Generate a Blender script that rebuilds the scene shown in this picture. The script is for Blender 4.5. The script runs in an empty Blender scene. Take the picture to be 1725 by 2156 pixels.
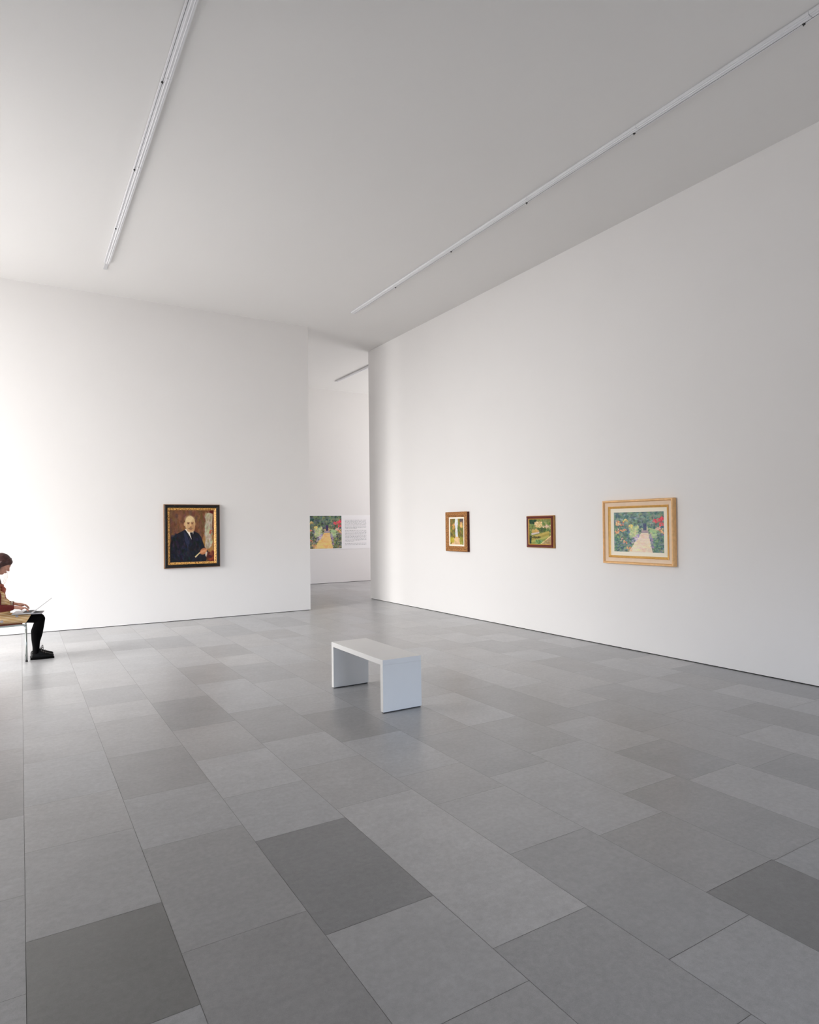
import bpy, bmesh, math, random
import numpy as np
from mathutils import Vector, Matrix

random.seed(7)
rng = np.random.default_rng(11)
sc = bpy.context.scene
COL = sc.collection

# ------------------------------------------------------------------ room size
XL, XR = -5.00, 6.548          # left and right wall faces
XN = -1.20                     # added unseen wall blocking window light; behind it a recess with the window
YB = 11.478                    # back wall face
XE = 4.729                     # free end of the back wall
YRE = 12.473                   # far end of the right wall
YFAR = 16.529                  # far wall of the next room
YFRONT = -4.0
XFAR = 11.6
CH = 5.414                     # ceiling height
GAP = 0.009                    # shadow gap under the walls

# ------------------------------------------------------------------ helpers
def srgb(r, g, b):
    def f(c):
        c = c / 255.0
        return c / 12.92 if c <= 0.04045 else ((c + 0.055) / 1.055) ** 2.4
    return (f(r), f(g), f(b), 1.0)

def mat(name, color, rough=0.5, metal=0.0, spec=0.5, noise=0.0, nscale=20.0, bump=0.0, bscale=80.0):
    m = bpy.data.materials.new(name)
    m.use_nodes = True
    nt = m.node_tree
    b = nt.nodes['Principled BSDF']
    b.inputs['Base Color'].default_value = color
    b.inputs['Roughness'].default_value = rough
    b.inputs['Metallic'].default_value = metal
    b.inputs['Specular IOR Level'].default_value = spec
    tc = nt.nodes.new('ShaderNodeTexCoord')
    if noise > 0:
        n = nt.nodes.new('ShaderNodeTexNoise')
        n.inputs['Scale'].default_value = nscale
        n.inputs['Detail'].default_value = 5
        nt.links.new(tc.outputs['Object'], n.inputs['Vector'])
        mp = nt.nodes.new('ShaderNodeMapRange')
        mp.inputs['From Min'].default_value = 0.25
        mp.inputs['From Max'].default_value = 0.75
        mp.inputs['To Min'].default_value = 1 - noise
        mp.inputs['To Max'].default_value = 1 + noise
        nt.links.new(n.outputs['Fac'], mp.inputs['Value'])
        mx = nt.nodes.new('ShaderNodeVectorMath')
        mx.operation = 'SCALE'
        mx.inputs[0].default_value = color[:3]
        nt.links.new(mp.outputs['Result'], mx.inputs['Scale'])
        nt.links.new(mx.outputs['Vector'], b.inputs['Base Color'])
    if bump > 0:
        n2 = nt.nodes.new('ShaderNodeTexNoise')
        n2.inputs['Scale'].default_value = bscale
        n2.inputs['Detail'].default_value = 4
        nt.links.new(tc.outputs['Object'], n2.inputs['Vector'])
        bp = nt.nodes.new('ShaderNodeBump')
        bp.inputs['Strength'].default_value = bump
        bp.inputs['Distance'].default_value = 0.002
        nt.links.new(n2.outputs['Fac'], bp.inputs['Height'])
        nt.links.new(bp.outputs['Normal'], b.inputs['Normal'])
    return m

def link(name, me, m, parent=None, smooth=False):
    o = bpy.data.objects.new(name, me)
    COL.objects.link(o)
    if m is not None:
        me.materials.clear()
        for x in (m if isinstance(m, (list, tuple)) else [m]):
            me.materials.append(x)
    if parent is not None:
        o.parent = parent
    if smooth:
        me.polygons.foreach_set('use_smooth', [True] * len(me.polygons))
    return o

def obj(name, bm, m, parent=None, smooth=False):
    me = bpy.data.meshes.new(name)
    bmesh.ops.recalc_face_normals(bm, faces=bm.faces)
    bm.to_mesh(me)
    bm.free()
    return link(name, me, m, parent, smooth)

def thing(name, label, cat, loc=(0, 0, 0), rz=0.0, group=None):
    o = bpy.data.objects.new(name, None)
    o.empty_display_size = 0.1
    COL.objects.link(o)
    o.location = loc
    o.rotation_euler = (0, 0, rz)
    o['label'] = label
    o['category'] = cat
    if group:
        o['group'] = group
    return o

def struct(name, bm, m):
    o = obj(name, bm, m)
    o['kind'] = 'structure'
    return o

def add_box(bm, x0, x1, y0, y1, z0, z1):
    vs = [bm.verts.new(p) for p in ((x0, y0, z0), (x1, y0, z0), (x1, y1, z0), (x0, y1, z0),
                                    (x0, y0, z1), (x1, y0, z1), (x1, y1, z1), (x0, y1, z1))]
    for f in ((0, 3, 2, 1), (4, 5, 6, 7), (0, 1, 5, 4), (1, 2, 6, 5), (2, 3, 7, 6), (3, 0, 4, 7)):
        bm.faces.new([vs[i] for i in f])
    return vs

def box(x0, x1, y0, y1, z0, z1, bevel=0.0, seg=2):
    bm = bmesh.new()
    add_box(bm, x0, x1, y0, y1, z0, z1)
    if bevel > 0:
        bmesh.ops.bevel(bm, geom=list(bm.edges), offset=bevel, segments=seg, affect='EDGES', profile=0.5)
    return bm

def frames_along(pts):
    out = []
    n = len(pts)
    prev = None
    for i in range(n):
        t = (pts[min(i + 1, n - 1)] - pts[max(i - 1, 0)]).normalized()
        if prev is None:
            a = Vector((0, 0, 1)) if abs(t.z) < 0.9 else Vector((1, 0, 0))
            u = t.cross(a).normalized()
        else:
            u = (prev - t * prev.dot(t)).normalized()
        prev = u
        out.append((u, t.cross(u)))
    return out

def add_tube(bm, pts, radii, n=12, caps=True):
    pts = [Vector(p) for p in pts]
    if not isinstance(radii, (list, tuple)):
        radii = [radii] * len(pts)
    rings = []
    for p, r, (u, v) in zip(pts, radii, frames_along(pts)):
        ring = []
        for k in range(n):
            a = 2 * math.pi * k / n
            ra, rb = (r if isinstance(r, tuple) else (r, r))
            ring.append(bm.verts.new(p + u * math.cos(a) * ra + v * math.sin(a) * rb))
        rings.append(ring)
    for a, b in zip(rings, rings[1:]):
        for k in range(n):
            bm.faces.new((a[k], a[(k + 1) % n], b[(k + 1) % n], b[k]))
    if caps:
        bm.faces.new(rings[0][::-1])
        bm.faces.new(rings[-1])
    return rings

def tube(pts, radii, n=12):
    bm = bmesh.new()
    add_tube(bm, pts, radii, n)
    return bm

def catmull(pts, sub=6):
    pts = [Vector(p) for p in pts]
    P = [pts[0] * 2 - pts[1]] + pts + [pts[-1] * 2 - pts[-2]]
    out = []
    for i in range(1, len(P) - 2):
        for s in range(sub):
            t = s / sub
            p0, p1, p2, p3 = P[i - 1], P[i], P[i + 1], P[i + 2]
            out.append(0.5 * ((2 * p1) + (p2 - p0) * t + (2 * p0 - 5 * p1 + 4 * p2 - p3) * t * t
                              + (3 * p1 - p0 - 3 * p2 + p3) * t ** 3))
    out.append(pts[-1])
    return out

# ---- soft bodies: overlapping spheres / ellipsoids fused by a voxel remesh
class Blob:
    def __init__(self):
        self.bm = bmesh.new()
    def ell(self, c, r, rot=None, sub=2):
        M = Matrix.Translation(Vector(c)) @ (rot.to_4x4() if rot else Matrix.Identity(4)) @ \
            Matrix.Diagonal((r[0], r[1], r[2], 1.0))
        bmesh.ops.create_icosphere(self.bm, subdivisions=sub, radius=1.0, matrix=M)
    def chain(self, pts, radii, flat=1.0, axis=1):
        pts = [Vector(p) for p in pts]
        for i in range(len(pts) - 1):
            a, b = pts[i], pts[i + 1]
            ra, rb = radii[i], radii[i + 1]
            L = (b - a).length
            n = max(2, int(L / (0.3 * min(ra, rb))) + 1)
            for k in range(n + (1 if i == len(pts) - 2 else 0)):
                t = k / n
                r = ra + (rb - ra) * t
                rr = [r, r, r]
                rr[axis] *= flat
                self.ell(a.lerp(b, t), rr)
    def build(self, name, m, parent, voxel=0.006, smooth=4, cut=None):
        me = bpy.data.meshes.new(name)
        self.bm.to_mesh(me)
        self.bm.free()
        tmp = bpy.data.objects.new('tmp', me)
        COL.objects.link(tmp)
        md = tmp.modifiers.new('r', 'REMESH')
        md.mode = 'VOXEL'
        md.voxel_size = voxel
        ms = tmp.modifiers.new('s', 'SMOOTH')
        ms.factor = 0.5
        ms.iterations = smooth
        dg = bpy.context.evaluated_depsgraph_get()
        me2 = bpy.data.meshes.new_from_object(tmp.evaluated_get(dg))
        me2.name = name
        bpy.data.objects.remove(tmp)
        bpy.data.meshes.remove(me)
        return link(name, me2, m, parent, smooth=True)

# ------------------------------------------------------------------ materials
M = {}
M['wall'] = mat('wall_paint', (0.79, 0.775, 0.764, 1), 0.92, spec=0.25, noise=0.008, nscale=1.2, bump=0.08, bscale=220)
M['ceiling'] = mat('ceiling_paint', (0.785, 0.773, 0.758, 1), 0.95, spec=0.2, noise=0.006, nscale=0.8)
M['absorber_wall'] = mat('absorber_wall_paint', (0.20, 0.205, 0.215, 1), .9, spec=.25, noise=.01, nscale=1.5)  # unseen walls coloured dark to soak up light around the camera
M['gap'] = mat('gap_dark', (0.03, 0.027, 0.025, 1), 0.9, spec=0.2)
M['bench'] = mat('bench_lacquer', (0.78, 0.775, 0.765, 1), 0.45, spec=0.4, noise=0.01, nscale=6)
M['plinth'] = mat('bench_foot', (0.02, 0.02, 0.022, 1), 0.8)
M['rail'] = mat('rail_enamel', (0.80, 0.80, 0.82, 1), 0.35, spec=0.5)
M['rail_grey'] = mat('rail_channel', (0.60, 0.60, 0.61, 1), 0.5)
M['clip'] = mat('clip_black', (0.03, 0.03, 0.03, 1), 0.5)
M['steel'] = mat('chair_steel', (0.36, 0.39, 0.37, 1), 0.3, metal=0.85, noise=0.05, nscale=30)
M['rubber'] = mat('rubber', (0.015, 0.015, 0.015, 1), 0.8)
M['seatred'] = mat('seat_upholstery', srgb(92, 30, 26), 0.85, noise=0.1, nscale=120)
M['grout'] = mat('floor_joint', (0.20, 0.197, 0.193, 1), 0.9)

# stone floor: a shade set per slab, speckle, clouds and faint bedding lines
def stone_material():
    m = bpy.data.materials.new('floor_stone')
    m.use_nodes = True
    nt = m.node_tree
    b = nt.nodes['Principled BSDF']
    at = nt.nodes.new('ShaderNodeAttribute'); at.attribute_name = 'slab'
    co = nt.nodes.new('ShaderNodeAttribute'); co.attribute_name = 'slab_uv'
    def noise(scale, detail, stretch=None):
        n = nt.nodes.new('ShaderNodeTexNoise')
        n.inputs['Scale'].default_value = scale
        n.inputs['Detail'].default_value = detail
        n.inputs['Roughness'].default_value = 0.6
        if stretch:
            mp = nt.nodes.new('ShaderNodeMapping')
            mp.inputs['Scale'].default_value = stretch
            nt.links.new(co.outputs['Vector'], mp.inputs['Vector'])
            nt.links.new(mp.outputs['Vector'], n.inputs['Vector'])
        else:
            nt.links.new(co.outputs['Vector'], n.inputs['Vector'])
        return n
    def mul(a, bsock, lo, hi, f0=0.3, f1=0.7):
        mp = nt.nodes.new('ShaderNodeMapRange')
        mp.inputs['From Min'].default_value = f0; mp.inputs['From Max'].default_value = f1
        mp.inputs['To Min'].default_value = lo; mp.inputs['To Max'].default_value = hi
        nt.links.new(bsock, mp.inputs['Value'])
        s = nt.nodes.new('ShaderNodeVectorMath'); s.operation = 'SCALE'
        nt.links.new(a, s.inputs[0]); nt.links.new(mp.outputs['Result'], s.inputs['Scale'])
        return s.outputs['Vector']
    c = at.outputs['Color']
    c = mul(c, noise(3.2, 5).outputs['Fac'], 0.93, 1.07)
    c = mul(c, noise(2.0, 4, (1.2, 14.0, 1.0)).outputs['Fac'], 0.965, 1.035)
    c = mul(c, noise(38, 4).outputs['Fac'], 0.90, 1.10)
    c = mul(c, noise(330, 2).outputs['Fac'], 0.90, 1.10)
    nt.links.new(c, b.inputs['Base Color'])
    r = nt.nodes.new('ShaderNodeMapRange')
    r.inputs['To Min'].default_value = 0.26; r.inputs['To Max'].default_value = 0.36
    nt.links.new(noise(7, 4).outputs['Fac'], r.inputs['Value'])
    nt.links.new(r.outputs['Result'], b.inputs['Roughness'])
    b.inputs['Specular IOR Level'].default_value = 0.6
    b.inputs['IOR'].default_value = 1.85
    bp = nt.nodes.new('ShaderNodeBump')
    bp.inputs['Strength'].default_value = 0.06; bp.inputs['Distance'].default_value = 0.002
    nt.links.new(noise(60, 5).outputs['Fac'], bp.inputs['Height'])
    nt.links.new(bp.outputs['Normal'], b.inputs['Normal'])
    return m
M['stone'] = stone_material()

def canvas_material(name, rough=0.55):
    m = bpy.data.materials.new(name)
    m.use_nodes = True
    nt = m.node_tree
    b = nt.nodes['Principled BSDF']
    at = nt.nodes.new('ShaderNodeAttribute'); at.attribute_name = 'paint'
    nt.links.new(at.outputs['Color'], b.inputs['Base Color'])
    b.inputs['Roughness'].default_value = rough
    b.inputs['Specular IOR Level'].default_value = 0.25
    return m
M['canvas'] = canvas_material('oil_paint')
M['print'] = canvas_material('printed_sheet', 0.85)

# ------------------------------------------------------------------ floor
# rows of slabs running to the back wall; widths about half a metre, free lengths.
# per row: shade at the far end, then (joint, shade of the slab in front of it)
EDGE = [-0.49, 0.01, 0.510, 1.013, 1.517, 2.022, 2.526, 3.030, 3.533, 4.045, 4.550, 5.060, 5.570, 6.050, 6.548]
ROWS = [  # some mid-floor slabs lightened, near ones darkened, to put light falloff into the colour
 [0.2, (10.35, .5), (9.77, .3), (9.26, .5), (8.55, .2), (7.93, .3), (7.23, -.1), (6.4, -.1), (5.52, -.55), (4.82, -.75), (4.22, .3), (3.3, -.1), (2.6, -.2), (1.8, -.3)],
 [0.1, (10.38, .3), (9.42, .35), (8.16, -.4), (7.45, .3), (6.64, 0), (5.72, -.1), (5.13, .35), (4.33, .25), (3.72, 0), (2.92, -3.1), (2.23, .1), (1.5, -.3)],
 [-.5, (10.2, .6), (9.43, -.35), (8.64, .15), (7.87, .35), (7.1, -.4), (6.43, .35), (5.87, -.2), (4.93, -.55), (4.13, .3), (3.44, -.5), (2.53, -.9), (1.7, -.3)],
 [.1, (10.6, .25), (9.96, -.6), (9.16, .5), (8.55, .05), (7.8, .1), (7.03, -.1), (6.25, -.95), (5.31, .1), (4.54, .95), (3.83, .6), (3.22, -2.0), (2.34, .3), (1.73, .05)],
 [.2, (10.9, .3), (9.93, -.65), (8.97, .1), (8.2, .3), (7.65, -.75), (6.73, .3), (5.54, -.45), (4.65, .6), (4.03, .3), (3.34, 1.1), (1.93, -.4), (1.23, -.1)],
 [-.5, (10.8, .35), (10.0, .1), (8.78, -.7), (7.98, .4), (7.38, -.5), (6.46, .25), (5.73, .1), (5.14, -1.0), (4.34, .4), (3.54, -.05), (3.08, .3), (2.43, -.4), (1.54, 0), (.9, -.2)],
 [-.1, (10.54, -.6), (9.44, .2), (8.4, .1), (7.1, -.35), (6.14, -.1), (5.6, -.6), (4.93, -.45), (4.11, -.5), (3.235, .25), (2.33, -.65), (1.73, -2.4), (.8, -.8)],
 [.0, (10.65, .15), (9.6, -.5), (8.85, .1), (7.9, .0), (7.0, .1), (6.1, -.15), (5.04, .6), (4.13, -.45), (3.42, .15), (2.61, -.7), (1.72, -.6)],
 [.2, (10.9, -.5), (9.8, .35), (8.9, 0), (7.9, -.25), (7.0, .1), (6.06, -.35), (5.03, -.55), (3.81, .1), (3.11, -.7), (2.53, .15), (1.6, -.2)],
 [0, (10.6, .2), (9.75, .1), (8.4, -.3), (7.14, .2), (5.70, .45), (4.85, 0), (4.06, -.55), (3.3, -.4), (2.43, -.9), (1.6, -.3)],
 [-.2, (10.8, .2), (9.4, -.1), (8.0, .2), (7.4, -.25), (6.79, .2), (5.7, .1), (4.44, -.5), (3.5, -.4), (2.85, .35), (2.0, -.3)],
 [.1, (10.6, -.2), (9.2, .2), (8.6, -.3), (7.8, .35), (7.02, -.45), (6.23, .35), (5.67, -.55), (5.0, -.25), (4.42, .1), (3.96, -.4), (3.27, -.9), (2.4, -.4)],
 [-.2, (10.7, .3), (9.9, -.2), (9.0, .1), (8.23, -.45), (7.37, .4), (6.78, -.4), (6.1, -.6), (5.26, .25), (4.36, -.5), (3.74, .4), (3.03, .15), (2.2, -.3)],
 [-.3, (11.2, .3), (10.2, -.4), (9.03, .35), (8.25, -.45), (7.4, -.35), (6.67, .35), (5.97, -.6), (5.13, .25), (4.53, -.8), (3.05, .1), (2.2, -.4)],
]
STONE = 0.385
def build_floor():
    verts, faces, tone, uvs, midx = [], [], [], [], []
    def quad(x0, x1, y0, y1, z, t, mi, off):
        i = len(verts)
        verts.extend([(x0, y0, z), (x1, y0, z), (x1, y1, z), (x0, y1, z)])
        faces.append((i, i + 1, i + 2, i + 3))
        tone.append(t); midx.append(mi)
        uvs.extend([(x0 + off[0], y0 + off[1], off[2]), (x1 + off[0], y0 + off[1], off[2]),
                    (x1 + off[0], y1 + off[1], off[2]), (x0 + off[0], y1 + off[1], off[2])])
    g = 0.0009
    rows = []
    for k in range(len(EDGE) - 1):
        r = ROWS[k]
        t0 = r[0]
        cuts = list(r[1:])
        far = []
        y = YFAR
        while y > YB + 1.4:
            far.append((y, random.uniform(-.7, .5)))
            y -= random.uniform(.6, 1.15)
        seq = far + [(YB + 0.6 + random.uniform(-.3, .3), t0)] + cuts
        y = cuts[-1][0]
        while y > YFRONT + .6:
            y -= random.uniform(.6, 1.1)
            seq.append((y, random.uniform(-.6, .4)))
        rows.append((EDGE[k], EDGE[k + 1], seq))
    def rnd_row(a, b, y0):
        seq = []
        y = YFAR
        while y > y0:
            seq.append((y, random.uniform(-.7, .5)))
            y -= random.uniform(.6, 1.15)
        rows.append((a, b, seq))
    x = XL
    while x < -0.5:
        rnd_row(x, min(x + .5025, -.49), YFRONT)
        x += .5025
    x = XR
    while x < XFAR - .01:
        rnd_row(x, min(x + .505, XFAR), 11.4)
        x += .505
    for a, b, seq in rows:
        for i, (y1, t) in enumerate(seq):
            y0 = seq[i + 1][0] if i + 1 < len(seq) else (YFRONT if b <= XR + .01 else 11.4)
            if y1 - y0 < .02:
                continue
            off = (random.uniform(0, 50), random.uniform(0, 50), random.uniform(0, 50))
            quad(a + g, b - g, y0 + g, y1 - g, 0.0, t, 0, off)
    quad(XL - .3, XR + .3, YFRONT - .3, YFAR + .3, -0.0015, 0, 1, (0, 0, 0))
    quad(XR + .3, XFAR + .3, 11.4, YFAR + .3, -0.0015, 0, 1, (0, 0, 0))
    me = bpy.data.meshes.new('floor')
    me.from_pydata(verts, [], faces)
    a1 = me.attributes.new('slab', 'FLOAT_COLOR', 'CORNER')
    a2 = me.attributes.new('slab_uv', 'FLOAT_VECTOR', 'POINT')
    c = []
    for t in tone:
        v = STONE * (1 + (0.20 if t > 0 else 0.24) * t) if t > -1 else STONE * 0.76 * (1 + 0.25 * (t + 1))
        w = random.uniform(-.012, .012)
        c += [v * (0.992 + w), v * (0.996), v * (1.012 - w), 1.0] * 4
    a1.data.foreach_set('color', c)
    a2.data.foreach_set('vector', [q for u in uvs for q in u])
    me.polygons.foreach_set('material_index', midx)
    o = link('floor', me, None)
    me.materials.append(M['stone']); me.materials.append(M['grout'])
    me.polygons.foreach_set('material_index', midx)
    o['kind'] = 'structure'
    return o
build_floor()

# ------------------------------------------------------------------ room shell
bm = bmesh.new()
add_box(bm, XL - .3, XR + .3, YFRONT - .3, YFAR + .3, CH, CH + .3)
add_box(bm, XR + .3, XFAR + .3, 11.4, YFAR + .3, CH, CH + .3)
struct('ceiling', bm, M['ceiling'])
struct('wall_back', box(XL, XE, YB, YB + .30, GAP, CH), M['wall'])
struct('baseboard_back', box(XL, XE - .02, YB + .014, YB + .27, -.002, GAP), M['gap'])
struct('wall_right', box(XR, XR + .30, YFRONT, YRE, GAP, CH), M['wall'])
struct('baseboard_right', box(XR + .014, XR + .27, YFRONT, YRE - .02, -.002, GAP), M['gap'])
struct('wall_far', box(XL, XFAR, YFAR, YFAR + .3, GAP, CH), M['wall'])
struct('baseboard_far', box(XL, XFAR, YFAR + .014, YFAR + .28, -.002, GAP), M['gap'])
W2 = (-0.6, 5.4, 0.0, 1.6)
bm = bmesh.new()
add_box(bm, XN - .3, W2[0], YFRONT - .3, YFRONT, 0, CH)
add_box(bm, W2[0], W2[1], YFRONT - .3, YFRONT, W2[3], CH)
add_box(bm, W2[1], XR + .3, YFRONT - .3, YFRONT, 0, CH)
struct('wall_front', bm, M['absorber_wall'])
struct('wall_passage', box(XR + .30, XFAR, 11.4, 11.7, 0, CH), M['wall'])

# left wall with a tall daylight opening and one added for the next room, end wall there with one
W1 = (7.1, 11.35, 0.0, 5.3)
W4_FILL = (14.6, 16.2, 0.0, 4.6)  # unseen window added to brighten the next room
bm = bmesh.new()
x0, x1 = XL - .3, XL
add_box(bm, x0, x1, 5.5, W1[0], 0, CH)
add_box(bm, x0, x1, W1[0], W1[1], W1[3], CH)
add_box(bm, x0, x1, W1[1], W4_FILL[0], 0, CH)
add_box(bm, x0, x1, W4_FILL[0], W4_FILL[1], W4_FILL[3], CH)
add_box(bm, x0, x1, W4_FILL[1], YFAR + .3, 0, CH)
struct('wall_window', bm, M['wall'])
struct('blocker_wall_left', box(XN - .3, XN, YFRONT, 5.8, 0, CH), M['absorber_wall'])  # added out of view to keep window light off the front left
struct('wall_recess', box(XL, XN - .3, 5.5, 5.8, 0, CH), M['wall'])  # closes the recess behind the added blocking wall
W3 = (12.4, 16.1, 0.0, 4.4)
bm = bmesh.new()
add_box(bm, XFAR, XFAR + .3, 11.4, W3[0], 0, CH)
add_box(bm, XFAR, XFAR + .3, W3[0], W3[1], W3[3], CH)
add_box(bm, XFAR, XFAR + .3, W3[1], YFAR + .3, 0, CH)
struct('wall_end', bm, M['wall'])

M['alu'] = mat('window_aluminium', (0.55, 0.55, 0.56, 1), 0.4, metal=0.6)
def window(n, along, at, w, panes):
    a0, a1, z0, z1 = w
    bm = bmesh.new()
    t = .05
    def bar(p0, p1, q0, q1, d):
        if along == 'y':
            add_box(bm, at - d, at + d, p0, p1, q0, q1)
        else:
            add_box(bm, p0, p1, at - d, at + d, q0, q1)
    bar(a0, a0 + t, z0, z1, .04); bar(a1 - t, a1, z0, z1, .04)
    bar(a0 + t, a1 - t, z0, z0 + t, .04); bar(a0 + t, a1 - t, z1 - t, z1, .04)
    for k in range(1, panes):
        c = a0 + (a1 - a0) * k / panes
        bar(c - .025, c + .025, z0 + t, z1 - t, .03)
    struct('window_%d' % n, bm, M['alu'])
window(1, 'y', XL - .2, W1, 2)
window(2, 'x', YFRONT - .2, W2, 3)
window(3, 'y', XFAR + .2, W3, 3)
window(4, 'y', XL - .2, W4_FILL, 2)  # frame of the added window

def portal(c, w, n):
    l = bpy.data.lights.new('daylight_opening', 'AREA')
    l.shape = 'RECTANGLE'
    l.size = w[3] - w[2]
    l.size_y = w[1] - w[0]
    l.cycles.is_portal = True
    o = bpy.data.objects.new('daylight_opening', l)
    COL.objects.link(o)
    z = -Vector(n)                      # area lights shine along local -Z
    y = Vector((0, 0, 1)).cross(z)
    x = y.cross(z)
    o.matrix_world = Matrix(((x.x, y.x, z.x, c[0]), (x.y, y.y, z.y, c[1]), (x.z, y.z, z.z, (w[2] + w[3]) / 2), (0, 0, 0, 1)))
portal((XL - .32, (W1[0] + W1[1]) / 2), W1, (1, 0, 0))
portal((XL - .32, (W4_FILL[0] + W4_FILL[1]) / 2), W4_FILL, (1, 0, 0))
portal((XFAR + .32, (W3[0] + W3[1]) / 2), W3, (-1, 0, 0))
portal(((W2[0] + W2[1]) / 2, YFRONT - .32), W2, (0, 1, 0))

# ------------------------------------------------------------------ daylight
SKY = 18.7
w = bpy.data.worlds.new('sky')
sc.world = w
w.use_nodes = True
nt = w.node_tree
bg = nt.nodes['Background']
tc = nt.nodes.new('ShaderNodeTexCoord')
sp = nt.nodes.new('ShaderNodeSeparateXYZ')
nt.links.new(tc.outputs['Generated'], sp.inputs['Vector'])
def ramp(sock, f0, f1):
    r = nt.nodes.new('ShaderNodeMapRange')
    r.interpolation_type = 'SMOOTHSTEP'
    r.inputs['From Min'].default_value = f0
    r.inputs['From Max'].default_value = f1
    nt.links.new(sock, r.inputs['Value'])
    return r.outputs['Result']
def mix(fac, a, b):
    m = nt.nodes.new('ShaderNodeMix')
    m.data_type = 'RGBA'
    nt.links.new(fac, m.inputs['Factor'])
    for s, v in ((m.inputs['A'], a), (m.inputs['B'], b)):
        if isinstance(v, tuple):
            s.default_value = v
        else:
            nt.links.new(v, s)
    return m.outputs['Result']
sky = mix(ramp(sp.outputs['Y'], -.88, -.60), (0.52, 0.62, 0.78, 1), (1.0, 0.985, 0.97, 1))   # clear blue one way, bright cloud the other
sky = mix(ramp(sp.outputs['Y'], .0, .55), sky, (0.26, 0.25, 0.245, 1))                            # sky dimmed this way to darken the front of the room
sky = mix(ramp(sp.outputs['X'], .2, .6), sky, (0.17, 0.159, 0.167, 1))
sky = mix(ramp(sp.outputs['Z'], -.05, .03), (0.27, 0.265, 0.262, 1), sky)                     # pale ground outside
nt.links.new(sky, bg.inputs['Color'])
bg.inputs['Strength'].default_value = SKY

# ------------------------------------------------------------------ ceiling rails
def rail(x, y0, y1, side, joints, label, tail=.3, gw=.004, gz=-.022):
    """slim trunking: flat channel, main body with two ridges, narrow outer lip; side = +1 lip towards +x"""
    t = thing('ceiling_light_rail', label, 'light rail', (x, y0, CH), 0, 'white light rails on the ceiling')
    s = side
    L = y1 - y0
    obj('channel', box(-.024, .024, 0, L + tail, -.012, 0), M['rail_grey'], t)
    ys = [0] + sorted(j - y0 for j in joints if y0 < j < y1) + [L]
    for a, b in zip(ys, ys[1:]):
        bm = bmesh.new()
        add_box(bm, -.030, .030, a + .002, b - .002, -.036, -.012)
        for c in (-.010, .012):
            add_tube(bm, [(c, a + .002, -.036), (c, b - .002, -.036)], .0055, 8)
        obj('rail_segment', bm, M['rail'], t)
    x0, x1 = sorted((s * (.030 + gw), s * (.042 + gw)))
    obj('lip', box(x0, x1, 0, L, -.034, -.010), M['rail'], t)
    x0, x1 = sorted((s * .030, s * (.030 + gw)))
    obj('groove', box(x0, x1, 0, L, gz, -.012), M['gap'], t)
    x0, x1 = sorted((s * .026, s * (.040 + gw)))
    for j in joints:
        if y0 < j < y1:
            bm = box(x0, x1, j - y0 + .06, j - y0 + .078, -.042, -.022, .003)
            add_tube(bm, [(s * .034, j - y0 + .069, -.04), (s * .035, j - y0 + .069, -.054)], .003, 8)
            obj('clip', bm, M['clip'], t)
    return t
jr = [10.24 - 1.545 * k for k in range(0, 9)]
rail(1.08, -3.0, 10.03, -1, [8.72, 7.17, 5.62, 4.07, 2.52, .97, -.58],
     'long white light rail on the ceiling at left, nearer the daylight')
rail(5.08, -3.0, 10.26, 1, [8.72, 7.18, 5.63, 4.08, 2.50, .96, -.58],
     'long white light rail on the ceiling along the right wall', tail=.0, gw=.008, gz=-.033)
rail(7.13, 12.3, 15.35, 1, [], 'short grey-looking light rail on the ceiling of the next room, seen through the gap', tail=.1)

# ------------------------------------------------------------------ bench
t = thing('bench', 'low white U-shaped bench of plain panels in the middle of the stone floor', 'bench', (2.822, 5.33, 0))
bx, by, bh, th = .193, .527, .452, .046
obj('seat_panel', box(-bx, bx, -by, by, bh - th, bh, .003), M['bench'], t)
for s in (-1, 1):
    a, b = sorted((s * by, s * (by - th)))
    obj('side_panel', box(-bx, bx, a, b, .008, bh - th, .002), M['bench'], t)
    obj('foot_strip', box(-bx + .008, bx - .008, a + .008, b - .008, 0, .008), M['plinth'], t)

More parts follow.
